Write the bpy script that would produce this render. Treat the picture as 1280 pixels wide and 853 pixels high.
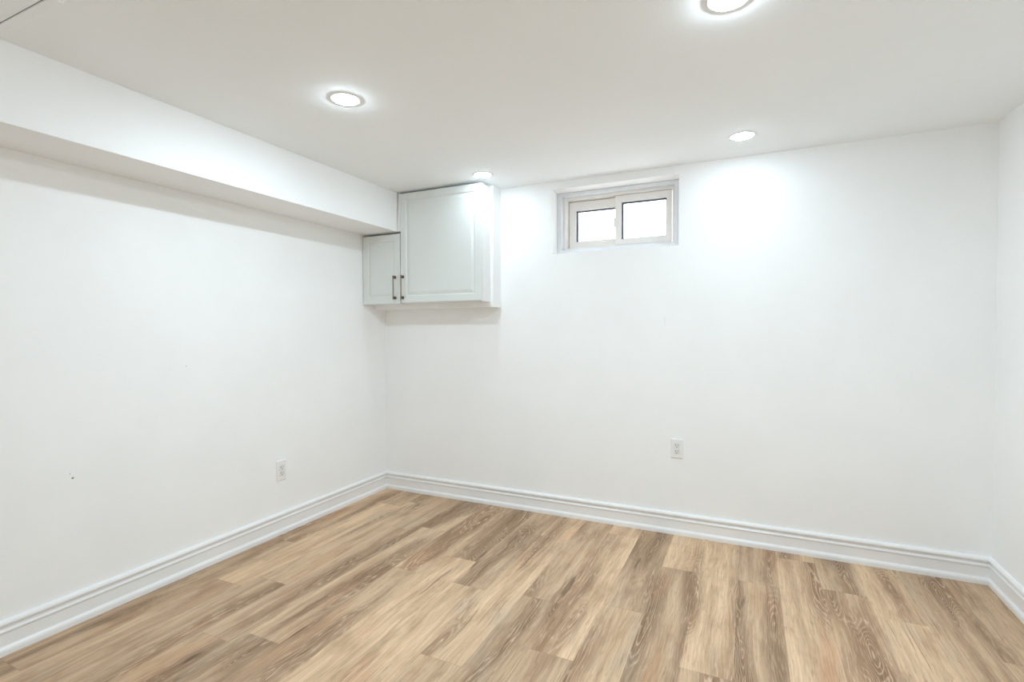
import bpy, bmesh, math, random
from mathutils import Vector, Matrix

# ------------------------------------------------------------------ scene, camera, world, exposure
scene = bpy.context.scene
for o in list(bpy.data.objects):
    bpy.data.objects.remove(o, do_unlink=True)
COL = scene.collection

F_PX, YAW, PITCH, ROLL = 633.9, 0.4378, 0.0216, -0.0033
cam_data = bpy.data.cameras.new('camera')
cam_data.sensor_fit = 'HORIZONTAL'
cam_data.sensor_width = 36.0
cam_data.lens = F_PX / 1280.0 * 36.0
cam_data.clip_start = 0.02
cam = bpy.data.objects.new('camera', cam_data)
COL.objects.link(cam)
fw = Vector((-math.sin(YAW) * math.cos(PITCH), math.cos(YAW) * math.cos(PITCH), -math.sin(PITCH)))
rt = Vector((math.cos(YAW), math.sin(YAW), 0.0))
up = rt.cross(fw)
c_, s_ = math.cos(ROLL), math.sin(ROLL)
rt2 = c_ * rt + s_ * up
up2 = -s_ * rt + c_ * up
m4 = Matrix((rt2, up2, -fw)).transposed().to_4x4()
m4.translation = Vector((2.5639, -3.1527, 1.2284))
cam.matrix_world = m4
scene.camera = cam

LIGHT_STRENGTH = 540.0         # emission of each downlight lens
LIGHT_COLOR = (0.72, 0.875, 0.98)
SKY_STRENGTH = 7.5

world = bpy.data.worlds.new('overcast_sky')
scene.world = world
world.use_nodes = True
bg = world.node_tree.nodes['Background']
bg.inputs['Color'].default_value = (0.93, 0.97, 1.0, 1)
bg.inputs['Strength'].default_value = SKY_STRENGTH

scene.view_settings.view_transform = 'Standard'
scene.view_settings.look = 'None'
scene.view_settings.exposure = 0.0
scene.view_settings.gamma = 1.0
scene.view_settings.use_curve_mapping = False
scene.cycles.max_bounces = 16
scene.cycles.diffuse_bounces = 12
scene.cycles.glossy_bounces = 4
scene.cycles.sample_clamp_indirect = 10.0

# ------------------------------------------------------------------ dimensions (metres)
H = 2.20            # ceiling
W = 3.622           # room width along the window wall
Y0, Y1 = -4.70, 0.0  # near wall, window wall
BX, BZ = 0.311, 1.925   # bulkhead depth and underside

# ------------------------------------------------------------------ material helpers
def new_mat(name):
    m = bpy.data.materials.new(name)
    m.use_nodes = True
    nt = m.node_tree
    return m, nt, nt.nodes['Principled BSDF']


class NT:
    def __init__(self, nt):
        self.nt = nt

    def node(self, kind, **kw):
        n = self.nt.nodes.new(kind)
        for k, v in kw.items():
            setattr(n, k, v)
        return n

    def put(self, sock, v):
        if isinstance(v, bpy.types.NodeSocket):
            self.nt.links.new(v, sock)
        else:
            sock.default_value = v

    def math(self, op, a, b=0.0, c=None, clamp=False):
        n = self.node('ShaderNodeMath', operation=op, use_clamp=clamp)
        self.put(n.inputs[0], a)
        self.put(n.inputs[1], b)
        if c is not None:
            self.put(n.inputs[2], c)
        return n.outputs[0]

    def smooth(self, v, lo, hi, a=0.0, b=1.0):
        n = self.node('ShaderNodeMapRange', interpolation_type='SMOOTHSTEP')
        self.put(n.inputs[0], v)
        for i, x in enumerate((lo, hi, a, b)):
            self.put(n.inputs[1 + i], x)
        return n.outputs[0]

    def vec(self, x, y, z):
        n = self.node('ShaderNodeCombineXYZ')
        for i, v in enumerate((x, y, z)):
            self.put(n.inputs[i], v)
        return n.outputs[0]

    def noise(self, v, scale=1.0, detail=2.0, rough=0.5, dist=0.0):
        n = self.node('ShaderNodeTexNoise')
        self.put(n.inputs['Vector'], v)
        n.inputs['Scale'].default_value = scale
        n.inputs['Detail'].default_value = detail
        n.inputs['Roughness'].default_value = rough
        n.inputs['Distortion'].default_value = dist
        return n.outputs['Fac']

    def mix(self, f, a, b, blend='MIX'):
        n = self.node('ShaderNodeMix', data_type='RGBA', blend_type=blend)
        self.put(n.inputs[0], f)
        self.put(n.inputs[6], a)
        self.put(n.inputs[7], b)
        return n.outputs[2]


def lin(r, g, b):
    f = lambda c: (c / 255.0) / 12.92 if c <= 10 else ((c / 255.0 + 0.055) / 1.055) ** 2.4
    return (f(r), f(g), f(b), 1.0)


def paint(name, col, rough=0.55, peel=0.0, spec=0.3, marks=()):
    m, nt, b = new_mat(name)
    t = NT(nt)
    b.inputs['Roughness'].default_value = rough
    b.inputs['Specular IOR Level'].default_value = spec
    geo = t.node('ShaderNodeNewGeometry')
    pos = geo.outputs['Position']
    n = t.noise(pos, 2.3, 3.0, 0.6)
    a = tuple(c * 0.985 for c in col[:3]) + (1,)
    d = tuple(min(1, c * 1.012) for c in col[:3]) + (1,)
    base = t.mix(t.smooth(n, 0.3, 0.7), a, d)
    for (p, rad, sx, dark) in marks:         # small nail holes and scuffs
        sub = t.node('ShaderNodeVectorMath', operation='SUBTRACT')
        t.put(sub.inputs[0], pos)
        sub.inputs[1].default_value = p
        mul = t.node('ShaderNodeVectorMath', operation='MULTIPLY')
        t.put(mul.inputs[0], sub.outputs[0])
        mul.inputs[1].default_value = sx
        ln = t.node('ShaderNodeVectorMath', operation='LENGTH')
        t.put(ln.inputs[0], mul.outputs[0])
        base = t.mix(t.smooth(ln.outputs['Value'], rad * 0.5, rad, dark, 0.0), base, lin(70, 66, 62))
    t.put(b.inputs['Base Color'], base)
    if peel:
        bm = t.node('ShaderNodeBump')
        bm.inputs['Strength'].default_value = peel
        bm.inputs['Distance'].default_value = 0.002
        t.put(bm.inputs['Height'], t.noise(pos, 160.0, 2.0, 0.5))
        t.put(b.inputs['Normal'], bm.outputs[0])
    return m


M_WALL = paint('white_wall_paint', (0.92, 0.925, 0.925), 0.5, 0.04)
M_WALL_LEFT = paint('white_wall_paint_marked', (0.92, 0.925, 0.925), 0.5, 0.04, marks=(
    ((0, -2.021, 0.614), 0.0055, (1, 1, 1), 0.8), ((0, -2.03, 0.635), 0.003, (1, 1, 1), 0.35),
    ((0, -1.54, 1.052), 0.004, (1, 1, 1), 0.4)))
M_WALL_FAR = paint('white_wall_paint_scuffed', (0.92, 0.925, 0.925), 0.5, 0.04, marks=(
    ((2.103, 0, 1.28), 0.004, (1, 1, 0.11), 0.10),))
M_CEIL = paint('ceiling_paint', (0.93, 0.955, 0.97), 0.8, 0.05)
M_TRIM = paint('trim_gloss_paint', (0.88, 0.885, 0.89), 0.28, 0.0, 0.45)
M_CAB = paint('cabinet_foil', (0.74, 0.765, 0.745), 0.32, 0.0, 0.45)
M_CARC = paint('cabinet_white_board', (0.84, 0.84, 0.835), 0.4, 0.0, 0.4)
M_VINYL = paint('old_window_vinyl', (0.85, 0.825, 0.795), 0.4, 0.0, 0.4)
M_LINER = paint('window_liner_paint', (0.80, 0.82, 0.85), 0.5)
M_GASKET = paint('grey_gasket', lin(84, 92, 104), 0.6)
M_PLATE = paint('outlet_plastic', (0.86, 0.86, 0.85), 0.3, 0.0, 0.5)
M_RECEP = paint('outlet_socket_plastic', (0.79, 0.79, 0.78), 0.35, 0.0, 0.5)
M_SLOT = paint('slot_black', lin(40, 38, 36), 0.7)
M_LIGHTRIM = paint('downlight_trim', (0.87, 0.87, 0.87), 0.4, 0.0, 0.4)
M_DARK = paint('crack_line', lin(128, 130, 124), 0.8)


def metal(name, col, rough):
    m, nt, b = new_mat(name)
    t = NT(nt)
    b.inputs['Metallic'].default_value = 1.0
    b.inputs['Base Color'].default_value = col
    geo = t.node('ShaderNodeNewGeometry')
    n = t.noise(geo.outputs['Position'], 900.0, 2.0, 0.5)
    t.put(b.inputs['Roughness'], t.smooth(n, 0.2, 0.8, rough * 0.8, rough * 1.2))
    return m


M_NICKEL = metal('brushed_nickel', lin(168, 152, 134), 0.35)
M_NICKEL_DARK = metal('nickel_post', lin(120, 106, 92), 0.4)


def glass_mat():
    m, nt, b = new_mat('window_glass')
    b.inputs['Base Color'].default_value = (1, 1, 1, 1)
    b.inputs['Roughness'].default_value = 0.0
    b.inputs['IOR'].default_value = 1.45
    b.inputs['Transmission Weight'].default_value = 1.0
    return m


M_GLASS = glass_mat()


def emit_mat(name, k):
    m, nt, b = new_mat(name)
    b.inputs['Base Color'].default_value = (0.9, 0.9, 0.9, 1)
    b.inputs['Emission Color'].default_value = LIGHT_COLOR + (1,)
    b.inputs['Emission Strength'].default_value = LIGHT_STRENGTH * k
    return m


M_LENS = emit_mat('downlight_lens', 0.85)
M_LENS_STRONG = emit_mat('downlight_lens_bright', 1.3)
M_LENS_DIM = emit_mat('downlight_lens_softened', 0.20)   # emission cut in the row next to the window wall to soften glare
M_LENS_LOW = emit_mat('downlight_lens_low', 0.07)
M_LENS_MID = emit_mat('downlight_lens_mid', 0.40)   # the rows behind the camera are on a lower setting


def floor_mat():
    m, nt, b = new_mat('oak_vinyl_planks')
    t = NT(nt)
    uv = t.node('ShaderNodeUVMap', uv_map='plank')
    sep = t.node('ShaderNodeSeparateXYZ')
    t.put(sep.inputs[0], uv.outputs[0])
    u, v = sep.outputs[0], sep.outputs[1]
    at = t.node('ShaderNodeAttribute', attribute_name='plank_rand')
    sc = t.node('ShaderNodeSeparateColor')
    t.put(sc.inputs[0], at.outputs['Color'])
    r1, r2, r3 = sc.outputs[0], sc.outputs[1], sc.outputs[2]
    seed = t.math('MULTIPLY', r1, 190.0)
    # slow sideways wander so that the grain is never ruler straight
    wob = t.math('MULTIPLY', t.math('SUBTRACT', t.noise(t.vec(t.math('MULTIPLY', u, 4.0), t.math('MULTIPLY', v, 2.6), seed), 1.0, 2.0), 0.5), 0.045)
    uu = t.math('ADD', u, wob)
    # growth field: its contours are the cathedral rings
    fld = t.noise(t.vec(t.math('MULTIPLY', uu, 8.5), t.math('MULTIPLY', v, 0.95), seed), 1.0, 2.0, 0.42, 0.15)
    # knots
    vor = t.node('ShaderNodeTexVoronoi', feature='F1')
    t.put(vor.inputs['Vector'], t.vec(t.math('MULTIPLY', uu, 7.5), t.math('MULTIPLY', v, 1.9), seed))
    vor.inputs['Scale'].default_value = 1.0
    vs = t.node('ShaderNodeSeparateColor')
    t.put(vs.inputs[0], vor.outputs['Color'])
    has = t.smooth(vs.outputs[0], 0.66, 0.74)
    kd = vor.outputs['Distance']
    knot = t.math('MULTIPLY', t.smooth(kd, 0.0, 0.48, 1.0, 0.0), has)
    core = t.math('MULTIPLY', t.smooth(kd, 0.03, 0.13, 1.0, 0.0), t.smooth(vs.outputs[0], 0.76, 0.84))
    field = t.math('ADD', fld, t.math('MULTIPLY', knot, 0.17))
    field = t.math('ADD', field, t.math('MULTIPLY', t.math('SUBTRACT', r3, 0.5), 0.07))
    dark = t.math('POWER', t.smooth(field, 0.44, 0.70), 1.15)
    # rings
    jit = t.noise(t.vec(t.math('MULTIPLY', uu, 60.0), t.math('MULTIPLY', v, 10.0), seed), 1.0, 2.0, 0.6)
    ph = t.math('ADD', t.math('MULTIPLY', field, 230.0), t.math('MULTIPLY', jit, 6.0))
    patchy = t.smooth(t.noise(t.vec(t.math('MULTIPLY', u, 7.0), t.math('MULTIPLY', v, 2.2), t.math('ADD', seed, 5.0)), 1.0, 2.0), 0.34, 0.54)
    ring = t.math('SINE', ph)
    ring_l = t.math('MULTIPLY', t.math('MULTIPLY', t.smooth(ring, 0.55, 1.0), t.smooth(field, 0.50, 0.64)), patchy)
    ring_d = t.math('MULTIPLY', t.math('MULTIPLY', t.smooth(ring, -0.3, -1.0), t.smooth(field, 0.44, 0.60)), patchy)
    # long streaks and fine fibres
    st = t.noise(t.vec(t.math('MULTIPLY', uu, 22.0), t.math('MULTIPLY', v, 1.3), seed), 1.0, 4.0, 0.6)
    fib = t.noise(t.vec(t.math('MULTIPLY', uu, 170.0), t.math('MULTIPLY', v, 5.5), seed), 1.0, 3.0, 0.7)
    blot = t.noise(t.vec(t.math('MULTIPLY', uu, 11.0), t.math('MULTIPLY', v, 4.5), seed), 1.0, 3.0, 0.55)
    hue = t.noise(t.vec(t.math('MULTIPLY', uu, 8.0), t.math('MULTIPLY', v, 1.6), t.math('ADD', seed, 31.0)), 1.0, 2.0)
    light = lin(216, 186, 153)
    mid = lin(178, 145, 115)
    deep = lin(128, 95, 66)
    col = t.mix(t.smooth(st, 0.36, 0.68, 0.0, 0.70), light, mid)
    col = t.mix(t.math('MULTIPLY', t.smooth(blot, 0.46, 0.74), 0.48), col, lin(160, 126, 96))
    col = t.mix(t.math('MULTIPLY', dark, 0.76), col, deep)
    col = t.mix(t.math('MULTIPLY', t.smooth(hue, 0.58, 0.72), 0.38), col, lin(196, 146, 108))
    col = t.mix(t.math('MULTIPLY', t.smooth(hue, 0.40, 0.28), 0.30), col, lin(176, 160, 142))
    col = t.mix(t.math('MULTIPLY', ring_d, 0.26), col, lin(112, 86, 64))
    col = t.mix(t.math('MULTIPLY', ring_l, 0.55), col, lin(226, 198, 168))
    col = t.mix(t.math('MULTIPLY', core, 0.75), col, lin(92, 66, 48))
    # pale hairlines and short dark pores that give the limed look
    hl = t.math('ABSOLUTE', t.math('SUBTRACT', t.noise(t.vec(t.math('MULTIPLY', uu, 95.0), t.math('MULTIPLY', v, 2.6), t.math('ADD', seed, 3.0)), 1.0, 2.0, 0.55), 0.5))
    hair = t.math('MULTIPLY', t.smooth(hl, 0.004, 0.030, 1.0, 0.0), t.smooth(dark, 0.0, 0.6, 0.30, 1.0))
    col = t.mix(t.math('MULTIPLY', hair, 0.42), col, lin(224, 198, 170))
    po = t.noise(t.vec(t.math('MULTIPLY', uu, 130.0), t.math('MULTIPLY', v, 11.0), t.math('ADD', seed, 9.0)), 1.0, 2.0, 0.6)
    col = t.mix(t.math('MULTIPLY', t.smooth(po, 0.58, 0.72), 0.34), col, lin(130, 98, 72))
    # splits along the grain
    spl = t.math('ABSOLUTE', t.math('SUBTRACT', t.noise(t.vec(t.math('MULTIPLY', uu, 13.0), t.math('MULTIPLY', v, 0.40), t.math('ADD', seed, 77.0)), 1.0, 1.0), 0.5))
    spm = t.smooth(t.noise(t.vec(t.math('MULTIPLY', u, 5.0), t.math('MULTIPLY', v, 2.4), t.math('ADD', seed, 12.0)), 1.0, 1.0), 0.60, 0.68)
    split = t.math('MULTIPLY', t.smooth(spl, 0.003, 0.013, 1.0, 0.0), spm)
    col = t.mix(t.math('MULTIPLY', split, 0.6), col, lin(96, 72, 54))
    br = t.math('MULTIPLY', t.smooth(fib, 0.28, 0.72, 0.82, 1.14), t.smooth(r2, 0.0, 1.0, 0.88, 1.10))
    # plank joints
    e1 = t.smooth(u, 0.0006, 0.0018, 0.72, 1.0)
    e2 = t.smooth(v, 0.0006, 0.0022, 0.66, 1.0)
    br = t.math('MULTIPLY', br, t.math('MULTIPLY', e1, e2))
    vm = t.node('ShaderNodeVectorMath', operation='SCALE')
    t.put(vm.inputs[0], col)
    t.put(vm.inputs['Scale'], br)
    t.put(b.inputs['Base Color'], vm.outputs[0])
    t.put(b.inputs['Roughness'], t.smooth(fib, 0.2, 0.8, 0.42, 0.58))
    b.inputs['Specular IOR Level'].default_value = 0.30
    bm = t.node('ShaderNodeBump')
    bm.inputs['Strength'].default_value = 0.12
    bm.inputs['Distance'].default_value = 0.0008
    t.put(bm.inputs['Height'], t.math('ADD', fib, t.math('MULTIPLY', ring, 0.25)))
    t.put(b.inputs['Normal'], bm.outputs[0])
    return m


M_FLOOR = floor_mat()

# ------------------------------------------------------------------ mesh helpers
def finish(name, bm, mat, parent=None, smooth=False, loc=None, mats=None):
    bmesh.ops.recalc_face_normals(bm, faces=bm.faces)
    me = bpy.data.meshes.new(name)
    bm.to_mesh(me)
    bm.free()
    for mm in (mats or [mat]):
        me.materials.append(mm)
    if smooth:
        for p in me.polygons:
            p.use_smooth = True
    o = bpy.data.objects.new(name, me)
    COL.objects.link(o)
    if parent is not None:
        o.parent = parent
    if loc is not None:
        o.location = loc
    return o


def box(bm, a, b, bevel=0.0, seg=2):
    """axis aligned box between corners a and b, edges rounded by bevel"""
    t = bmesh.new()
    bmesh.ops.create_cube(t, size=1.0)
    for v in t.verts:
        v.co = Vector([(a[i] + b[i]) / 2 + v.co[i] * (b[i] - a[i]) for i in range(3)])
    if bevel:
        bmesh.ops.bevel(t, geom=list(t.edges), offset=bevel, segments=seg, affect='EDGES', profile=0.5)
    me = bpy.data.meshes.new('tmp')
    t.to_mesh(me)
    t.free()
    bm.from_mesh(me)
    bpy.data.meshes.remove(me)


def structure(o):
    o['kind'] = 'structure'
    return o


def thing(name, label, cat, loc, group=None):
    o = bpy.data.objects.new(name, None)
    o.empty_display_size = 0.05
    COL.objects.link(o)
    o.location = loc
    o['label'] = label
    o['category'] = cat
    if group:
        o['group'] = group
    return o


def ring_frame(bm, x0, x1, z0, z1, wl, wr, wb, wt, y0, y1, bevel=0.002):
    """picture-frame solid in the xz plane with side widths l, r, b, t between depths y0 and y1"""
    t = bmesh.new()
    outer = [(x0, z0), (x1, z0), (x1, z1), (x0, z1)]
    inner = [(x0 + wl, z0 + wb), (x1 - wr, z0 + wb), (x1 - wr, z1 - wt), (x0 + wl, z1 - wt)]
    V = {}
    for k, pts in (('o', outer), ('i', inner)):
        for d, y in (('f', y0), ('b', y1)):
            V[k + d] = [t.verts.new((x, y, z)) for x, z in pts]
    for i in range(4):
        j = (i + 1) % 4
        t.faces.new((V['of'][i], V['of'][j], V['if'][j], V['if'][i]))
        t.faces.new((V['ob'][i], V['ib'][i], V['ib'][j], V['ob'][j]))
        t.faces.new((V['of'][i], V['ob'][i], V['ob'][j], V['of'][j]))
        t.faces.new((V['if'][i], V['if'][j], V['ib'][j], V['ib'][i]))
    bmesh.ops.recalc_face_normals(t, faces=t.faces)
    if bevel:
        es = [e for e in t.edges if all(abs(v.co.y - y0) < 1e-6 for v in e.verts)
              and not any(e.verts[0] in V[a] and e.verts[1] in V[b] or e.verts[1] in V[a] and e.verts[0] in V[b] for a, b in (('of', 'if'),))]
        bmesh.ops.bevel(t, geom=es, offset=bevel, segments=2, affect='EDGES', profile=0.5)
    me = bpy.data.meshes.new('tmp')
    t.to_mesh(me)
    t.free()
    bm.from_mesh(me)
    bpy.data.meshes.remove(me)


# ------------------------------------------------------------------ floor: laid planks, one mesh
def build_floor():
    rnd = random.Random(11)
    w, L = 0.18, 1.22
    ends = {4: -1.765, 5: -1.053, 6: -0.823, 7: -1.063, 9: -1.028, 12: -0.467, 14: -0.460, 16: -0.385, 17: -0.557,
            3: -0.62, 2: -1.42, 1: -0.30, 0: -1.05, 8: -0.36, 10: -0.16, 11: -0.95, 13: -1.25, 15: -0.10, 18: -1.02, 19: -0.72, 20: -0.2}
    # planks that read clearly darker or paler than their neighbours: (row, board) -> (tone, figure)
    tone = {(6, 0): (0.35, 1.1), (16, 0): (0.25, 1.2), (12, 1): (0.2, 1.45), (14, 1): (0.25, 1.35), (9, 1): (0.3, 1.3), (5, 1): (0.4, 1.1),
            (5, 0): (0.8, 0.4), (7, 1): (1.0, 0.0), (6, 1): (1.0, -0.1), (8, 0): (0.9, 0.2), (10, 1): (0.9, 0.1), (15, 1): (0.8, 0.4), (17, 1): (0.9, 0.1), (13, 0): (0.8, 0.3)}
    bm = bmesh.new()
    uvl = bm.loops.layers.uv.new('plank')
    cl = bm.loops.layers.float_color.new('plank_rand')
    n = int(math.ceil((W + 0.1) / w))
    for i in range(-1, n + 1):
        x0, x1 = max(i * w, -0.05), min((i + 1) * w, W + 0.05)
        if x1 <= x0:
            continue
        s = ends.get(i, -rnd.random() * L)
        while s < 0.05:
            s += L
        k = 0
        while s > Y0 - 0.05:
            ya, yb = max(s - L, Y0 - 0.05), min(s, 0.05)
            if yb > ya:
                r = [rnd.random(), rnd.random(), rnd.random(), 1]
                if (i, k) in tone:
                    r[1], r[2] = tone[(i, k)]
                k += 1
                vs = [bm.verts.new(p) for p in ((x0, ya, 0), (x1, ya, 0), (x1, yb, 0), (x0, yb, 0))]
                f = bm.faces.new(vs)
                for lp in f.loops:
                    lp[uvl].uv = (lp.vert.co.x - i * w, lp.vert.co.y - (s - L))
                    lp[cl] = r
            s -= L
    # underside slab so that the floor has thickness
    box(bm, (-0.05, Y0 - 0.05, -0.08), (W + 0.05, 0.05, -0.002))
    return structure(finish('floor', bm, M_FLOOR))


build_floor()

# ------------------------------------------------------------------ room shell
bm = bmesh.new()
box(bm, (-0.2, Y0 - 0.2, H), (W + 0.2, 0.32, H + 0.15))
structure(finish('ceiling', bm, M_CEIL))

bm = bmesh.new()
box(bm, (-0.15, Y0, -0.08), (0.0, 0.0, H))
structure(finish('wall_left', bm, M_WALL_LEFT))
bm = bmesh.new()
box(bm, (W, Y0, -0.08), (W + 0.15, 0.0, H))
structure(finish('wall_right', bm, M_WALL))
bm = bmesh.new()
box(bm, (-0.15, Y0 - 0.15, -0.08), (W + 0.15, Y0, H))
structure(finish('wall_near', bm, M_WALL))

# window wall with the window opening
OX0, OX1, OZ0, OZ1 = 1.377, 2.181, 1.7285, 2.150
bm = bmesh.new()
ring_frame(bm, -0.15, W + 0.15, -0.08, H, OX0 + 0.15, W + 0.15 - OX1, OZ0 + 0.08, H - OZ1, 0.0, 0.30, 0.0)
structure(finish('wall_far', bm, M_WALL_FAR))

# bulkhead along the left wall under the ceiling
bm = bmesh.new()
box(bm, (0.0, Y0, BZ), (BX, -0.0005, H), 0.003, 2)
structure(finish('ceiling_bulkhead', bm, M_WALL))

# ------------------------------------------------------------------ baseboards
BB = [(0.0, 0.0), (0.0185, 0.0), (0.0190, 0.016), (0.0178, 0.023), (0.0145, 0.0285), (0.0105, 0.0320), (0.0095, 0.036),
      (0.0095, 0.0805), (0.0085, 0.0812), (0.0085, 0.0826), (0.0120, 0.0834), (0.0140, 0.087), (0.0138, 0.0915), (0.0115, 0.0945), (0.0065, 0.0965), (0.0045, 0.100),
      (0.0045, 0.107), (0.0085, 0.1100), (0.0150, 0.1112), (0.0170, 0.1155), (0.0166, 0.1215), (0.0138, 0.127), (0.0092, 0.1300), (0.0040, 0.1312), (0.0, 0.1315)]


def baseboard(name, pts):
    """profile swept along wall points; pts = [(x, y, nx, ny)] where n is the mitre direction"""
    bm = bmesh.new()
    rows = []
    for (x, y, nx, ny) in pts:
        rows.append([bm.verts.new((x + nx * d, y + ny * d, z)) for d, z in BB])
    for a, b in zip(rows[:-1], rows[1:]):
        for i in range(len(BB) - 1):
            bm.faces.new((a[i], a[i + 1], b[i + 1], b[i]))
    bm.faces.new(rows[0])
    bm.faces.new(rows[-1])
    o = finish(name, bm, M_TRIM)
    return structure(o)


baseboard('baseboard_left', [(0, Y0, 1, 1), (0, 0, 1, -1)])
baseboard('baseboard_far', [(0, 0, 1, -1), (W, 0, -1, -1)])
baseboard('baseboard_right', [(W, 0, -1, -1), (W, Y0, -1, 1)])
baseboard('baseboard_near', [(W, Y0, -1, 1), (0, Y0, 1, 1)])

# ------------------------------------------------------------------ window
win = bpy.data.objects.new('window_1', None)
COL.objects.link(win)
win.location = (OX0, 0.12, OZ0)
structure(win)
WO = Vector(win.location)


def wfin(name, bm, mat, parent=win, **kw):
    bmesh.ops.translate(bm, verts=bm.verts, vec=-WO)
    return finish(name, bm, mat, parent, **kw)


LX0, LX1, LZ0, LZ1 = 1.409, 2.143, 1.767, 2.126
bm = bmesh.new()
ring_frame(bm, OX0, OX1, OZ0, OZ1, LX0 - OX0, OX1 - LX1, LZ0 - OZ0, OZ1 - LZ1, 0.115, 0.29, 0.004)
wfin('window_liner', bm, M_LINER)
bm = bmesh.new()
ring_frame(bm, LX0, LX1, LZ0, LZ1, 0.020, 0.018, 0.014, 0.018, 0.150, 0.285, 0.002)
ring_frame(bm, LX0 + 0.020, LX1 - 0.018, LZ0 + 0.014, LZ1 - 0.018, 0.014, 0.008, 0.012, 0.016, 0.233, 0.285, 0.002)
wfin('window_frame', bm, M_VINYL)


def sash(x0, x1, z0, z1, y0, y1, gx0, gx1, gz0, gz1, name='window_sash'):
    bm = bmesh.new()
    ring_frame(bm, x0, x1, z0, z1, gx0 - x0, x1 - gx1, gz0 - z0, z1 - gz1, y0, y1, 0.004)
    s = wfin(name, bm, M_VINYL)
    bm = bmesh.new()
    ring_frame(bm, gx0 + 0.0002, gx1 - 0.0002, gz0 + 0.0002, gz1 - 0.0002, 0.010, 0.005, 0.004, 0.009, y0 + 0.012, y1 - 0.002, 0.0)
    wfin('gasket', bm, M_GASKET, s)
    bm = bmesh.new()
    yc = (y0 + y1) / 2 + 0.006
    box(bm, (gx0 + 0.003, yc - 0.002, gz0 + 0.003), (gx1 - 0.003, yc + 0.002, gz1 - 0.003))
    wfin('pane', bm, M_GLASS, s)
    return s


s_r = sash(1.760, 2.119, 1.783, 2.107, 0.165, 0.195, 1.803, 2.086, 1.822, 2.060)
s_l = sash(1.431, 1.790, 1.782, 2.105, 0.202, 0.232, 1.482, 1.757, 1.832, 2.042)
# catch on the meeting stile of the inner sash
bm = bmesh.new()
box(bm, (1.749, 0.172, 1.905), (1.7605, 0.184, 1.965), 0.003)
wfin('sash_latch', bm, M_VINYL, s_r)
# finger pulls on the outer sash rails
bm = bmesh.new()
for z in (1.814, 2.064):
    box(bm, (1.655, 0.1985, z - 0.004), (1.695, 0.203, z + 0.004), 0.0015)
wfin('finger_pull', bm, M_VINYL, s_l)

# ------------------------------------------------------------------ wall cabinets and the boxing behind them
bm = bmesh.new()
box(bm, (BX + 0.0005, -0.120, 1.384), (1.006, -0.0003, H - 0.0005), 0.002)
box(bm, (0.0005, -0.120, 1.384), (BX + 0.001, -0.0003, BZ - 0.0005), 0.0)
structure(finish('trim_1', bm, M_WALL))


def raised_door(bm, x0, x1, z0, z1, yf, th, fr, band):
    """routed raised-panel door, front at yf, thickness th"""
    loops = [(0.0, th), (0.0, 0.004), (0.0012, 0.0012), (0.004, 0.0), (fr, 0.0), (fr + 0.002, 0.0012), (fr + 0.004, 0.0050), (fr + 0.007, 0.0066),
             (fr + 0.010, 0.0066), (fr + band - 0.003, 0.0018), (fr + band, 0.0010)]
    rows = []
    for ins, d in loops:
        rows.append([bm.verts.new((x, yf + d, z)) for x, z in ((x0 + ins, z0 + ins), (x1 - ins, z0 + ins), (x1 - ins, z1 - ins), (x0 + ins, z1 - ins))])
    bm.faces.new(rows[0])
    for a, b in zip(rows[:-1], rows[1:]):
        for i in range(4):
            j = (i + 1) % 4
            bm.faces.new((a[i], a[j], b[j], b[i]))
    bm.faces.new(rows[-1])


def pull(parent, org, x, z0, z1, yf):
    """bar pull: two square posts and a thin flat bar"""
    bm = bmesh.new()
    box(bm, (x - 0.0035, yf - 0.030, z0 - 0.012), (x + 0.0035, yf - 0.023, z1 + 0.012), 0.0015)
    bmesh.ops.translate(bm, verts=bm.verts, vec=-org)
    h = finish('handle', bm, M_NICKEL, parent)
    for z in (z0, z1):
        bm = bmesh.new()
        box(bm, (x - 0.0075, yf - 0.026, z - 0.009), (x + 0.0075, yf + 0.0005, z + 0.009), 0.0015)
        bmesh.ops.translate(bm, verts=bm.verts, vec=-org)
        finish('post', bm, M_NICKEL_DARK, h)
    return h


def cabinet(label, x0, x1, z0, z1, dx0, dx1, dz0, dz1, hx, fr, band):
    org = Vector(((x0 + x1) / 2, -0.121, z0))
    root = thing('wall_cabinet', label, 'cabinet', org, None)
    bm = bmesh.new()
    box(bm, (x0, -0.2285, z0), (x1, -0.1205, z1), 0.0012)
    bmesh.ops.translate(bm, verts=bm.verts, vec=-org)
    finish('carcass', bm, M_CARC, root)
    bm = bmesh.new()
    raised_door(bm, dx0, dx1, dz0, dz1, -0.250, 0.0195, fr, band)
    bmesh.ops.translate(bm, verts=bm.verts, vec=-org)
    d = finish('door', bm, M_CAB, root)
    pull(d, org, hx, 1.458, 1.603, -0.250)
    return root, org


big, org_b = cabinet('large pale grey raised-panel wall cabinet reaching the ceiling, right of the bulkhead',
                     0.3405, 0.9860, 1.418, 2.187, 0.3435, 0.9860, 1.4215, 2.1835, 0.364, 0.046, 0.030)
small, org_s = cabinet('small pale grey raised-panel wall cabinet tucked in the corner under the bulkhead',
                       0.004, 0.3385, 1.414, 1.911, 0.005, 0.3362, 1.4165, 1.909, 0.297, 0.048, 0.026)
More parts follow.
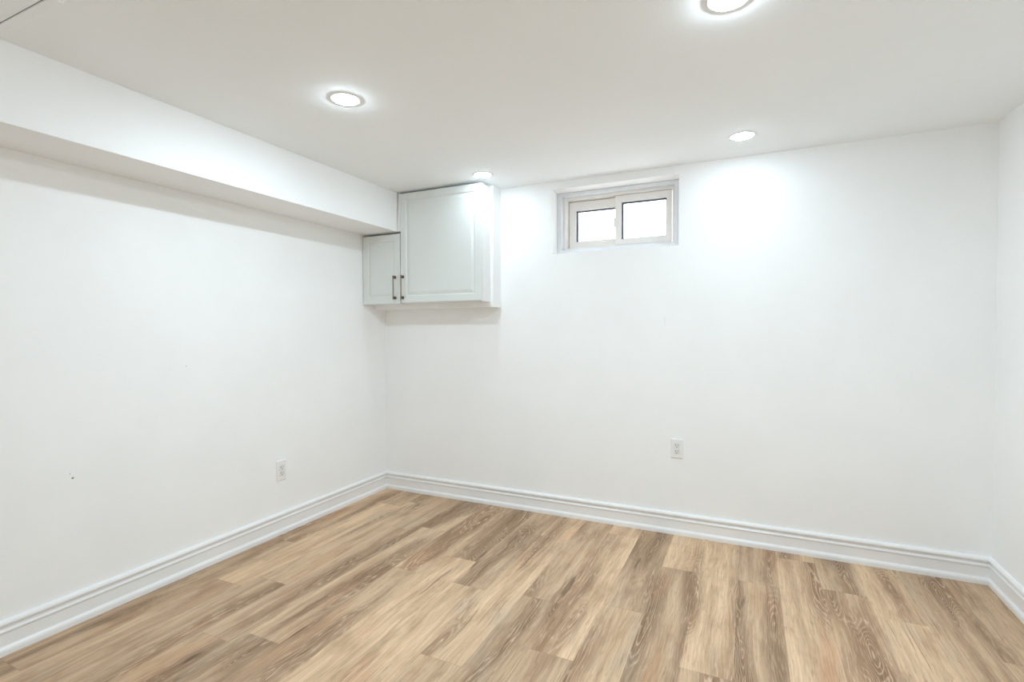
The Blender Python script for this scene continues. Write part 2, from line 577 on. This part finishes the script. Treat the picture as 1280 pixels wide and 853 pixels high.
# scribe strip closing the gap between bulkhead and big cabinet
bm = bmesh.new()
lo = [(BX + 0.0006, -0.2435), (0.3400, -0.2435), (0.3400, -0.2225), (BX + 0.0006, -0.2225)]
hi = [(BX + 0.0150, -0.2435), (0.3400, -0.2435), (0.3400, -0.2225), (BX + 0.0150, -0.2225)]
vl = [bm.verts.new((x, y, BZ)) for x, y in lo]
vh = [bm.verts.new((x, y, 2.188)) for x, y in hi]
bm.faces.new(vl)
bm.faces.new(vh)
for i in range(4):
    j = (i + 1) % 4
    bm.faces.new((vl[i], vl[j], vh[j], vh[i]))
bmesh.ops.translate(bm, verts=bm.verts, vec=-org_b)
finish('filler_strip', bm, M_CARC, big)

# ------------------------------------------------------------------ wall outlets
def outlet(label, loc, rotz, pw=0.069, ph=0.116):
    """receptacle facing local -y, origin at the plate centre on the wall"""
    root = thing('wall_outlet', label, 'outlet', loc, None)
    root.rotation_euler = (0, 0, rotz)
    bm = bmesh.new()
    loops = [(0.0, 0.0), (0.0, 0.003), (0.0015, 0.0050), (0.004, 0.0062), (0.0165, 0.0066), (0.0168, 0.0045)]
    rows = []
    for k, (ins, d) in enumerate(loops):
        hx, hz = pw / 2 - ins, ph / 2 - ins
        if k >= 4:
            hx, hz = pw / 2 - ins, ph / 2 - ins - 0.008
        rows.append([bm.verts.new((sx * hx, -d, sz * hz)) for sx, sz in ((-1, -1), (1, -1), (1, 1), (-1, 1))])
    bm.faces.new(rows[0])
    for a, b in zip(rows[:-1], rows[1:]):
        for i in range(4):
            j = (i + 1) % 4
            bm.faces.new((a[i], a[j], b[j], b[i]))
    bm.faces.new(rows[-1])
    finish('cover_plate', bm, M_PLATE, root)
    bm = bmesh.new()
    hx, hz = pw / 2 - 0.0180, ph / 2 - 0.0260
    box(bm, (-hx, -0.0072, -hz), (hx, -0.0042, hz), 0.0008)
    rec = finish('receptacle', bm, M_RECEP, root)
    for zc in (0.017, -0.019):
        for x0, w, h in ((-0.0066, 0.0026, 0.0100), (0.0066, 0.0022, 0.0080)):
            bm = bmesh.new()
            box(bm, (x0 - w / 2, -0.0075, zc + 0.004 - h / 2), (x0 + w / 2, -0.0070, zc + 0.004 + h / 2))
            finish('slot', bm, M_SLOT, rec)
        bm = bmesh.new()
        n = 10
        prof = [(0.0030 * math.cos(a), 0.0030 * math.sin(a)) for a in [math.pi * 2 * k / n for k in range(n)]]
        f = [bm.verts.new((x, -0.0075, zc - 0.0078 + min(z, 0.0022))) for x, z in prof]
        b_ = [bm.verts.new((x, -0.0070, zc - 0.0078 + min(z, 0.0022))) for x, z in prof]
        bm.faces.new(f)
        bm.faces.new(b_)
        for i in range(n):
            j = (i + 1) % n
            bm.faces.new((f[i], f[j], b_[j], b_[i]))
        finish('ground_hole', bm, M_SLOT, rec)
    return root


outlet('white duplex outlet on the window wall below the right of the window', (2.176, 0.0, 0.5165), 0.0)
outlet('white duplex outlet low on the left wall near the corner', (0.0, -0.980, 0.384), math.pi / 2, 0.069, 0.122)

# ------------------------------------------------------------------ recessed downlights
def lathe(bm, prof, n=48):
    rows = []
    for r, z in prof:
        if r < 1e-6:
            rows.append([bm.verts.new((0, 0, z))])
        else:
            rows.append([bm.verts.new((r * math.cos(2 * math.pi * k / n), r * math.sin(2 * math.pi * k / n), z)) for k in range(n)])
    for a, b in zip(rows[:-1], rows[1:]):
        for k in range(n):
            j = (k + 1) % n
            if len(a) == 1:
                bm.faces.new((a[0], b[k], b[j]))
            elif len(b) == 1:
                bm.faces.new((a[k], b[0], a[j]))
            else:
                bm.faces.new((a[k], b[k], b[j], a[j]))


def downlight(label, x, y, lens=None):
    root = thing('recessed_downlight', label, 'ceiling light', (x, y, H), 'recessed ceiling downlights')
    bm = bmesh.new()
    lathe(bm, [(0.064, 0.0), (0.0643, -0.0012), (0.0628, -0.0026), (0.057, -0.0030), (0.0515, -0.0027), (0.0500, -0.0020), (0.0500, 0.0)])
    finish('trim_ring', bm, M_LIGHTRIM, root, smooth=True)
    bm = bmesh.new()
    lathe(bm, [(0.0497, -0.0018), (0.0485, -0.0044), (0.0430, -0.0063), (0.031, -0.0078), (0.016, -0.0085), (0.0, -0.0087)])
    finish('lens', bm, lens or M_LENS, root, smooth=True)
    return root


downlight('round downlight in the ceiling left of centre, in front of the bulkhead', 1.022, -1.500)
downlight('round downlight in the ceiling near the window wall, right of the window', 2.526, -0.335, M_LENS_DIM)
downlight('round downlight in the ceiling right of centre, cut by the top edge of the photo', 2.503, -1.515, M_LENS_STRONG)
downlight('round downlight in the ceiling beside the top corner of the large cabinet', 1.050, -0.340, M_LENS_DIM)
# the next row of the same grid, above and behind the camera
for (x, y, ln) in ((1.03, -2.70, M_LENS_LOW), (2.51, -2.70, M_LENS_MID), (1.03, -3.95, M_LENS_LOW), (2.51, -3.95, M_LENS_MID)):
    downlight('round downlight in the ceiling row nearer the camera, outside the photo', x, y, ln)

# ------------------------------------------------------------------ ceiling access panel (its corner shows top left)
PX0, PX1, PY0, PY1 = 0.335, 0.731, -2.73, -2.341
org_p = Vector(((PX0 + PX1) / 2, (PY0 + PY1) / 2, H))
pan = thing('access_panel', 'white ceiling access panel at the bulkhead, top left corner', 'access panel', org_p)
bm = bmesh.new()
w = 0.029
for a, b in (((PX0, PY1 - w), (PX1, PY1)), ((PX0, PY0), (PX1, PY0 + w)), ((PX0, PY0 + w), (PX0 + w, PY1 - w)), ((PX1 - w, PY0 + w), (PX1, PY1 - w))):
    box(bm, (a[0], a[1], H - 0.0060), (b[0], b[1], H - 0.0002), 0.0012)
bmesh.ops.translate(bm, verts=bm.verts, vec=-org_p)
finish('frame', bm, M_CEIL, pan)
bm = bmesh.new()
box(bm, (PX0 + w + 0.003, PY0 + w + 0.003, H - 0.0030), (PX1 - w - 0.003, PY1 - w - 0.003, H - 0.0002), 0.0008)
bmesh.ops.translate(bm, verts=bm.verts, vec=-org_p)
finish('panel', bm, M_CEIL, pan)
bm = bmesh.new()
box(bm, (PX0 + w, PY0 + w, H - 0.0008), (PX1 - w, PY1 - w, H - 0.0001))
bmesh.ops.translate(bm, verts=bm.verts, vec=-org_p)
finish('recess', bm, M_DARK, pan)
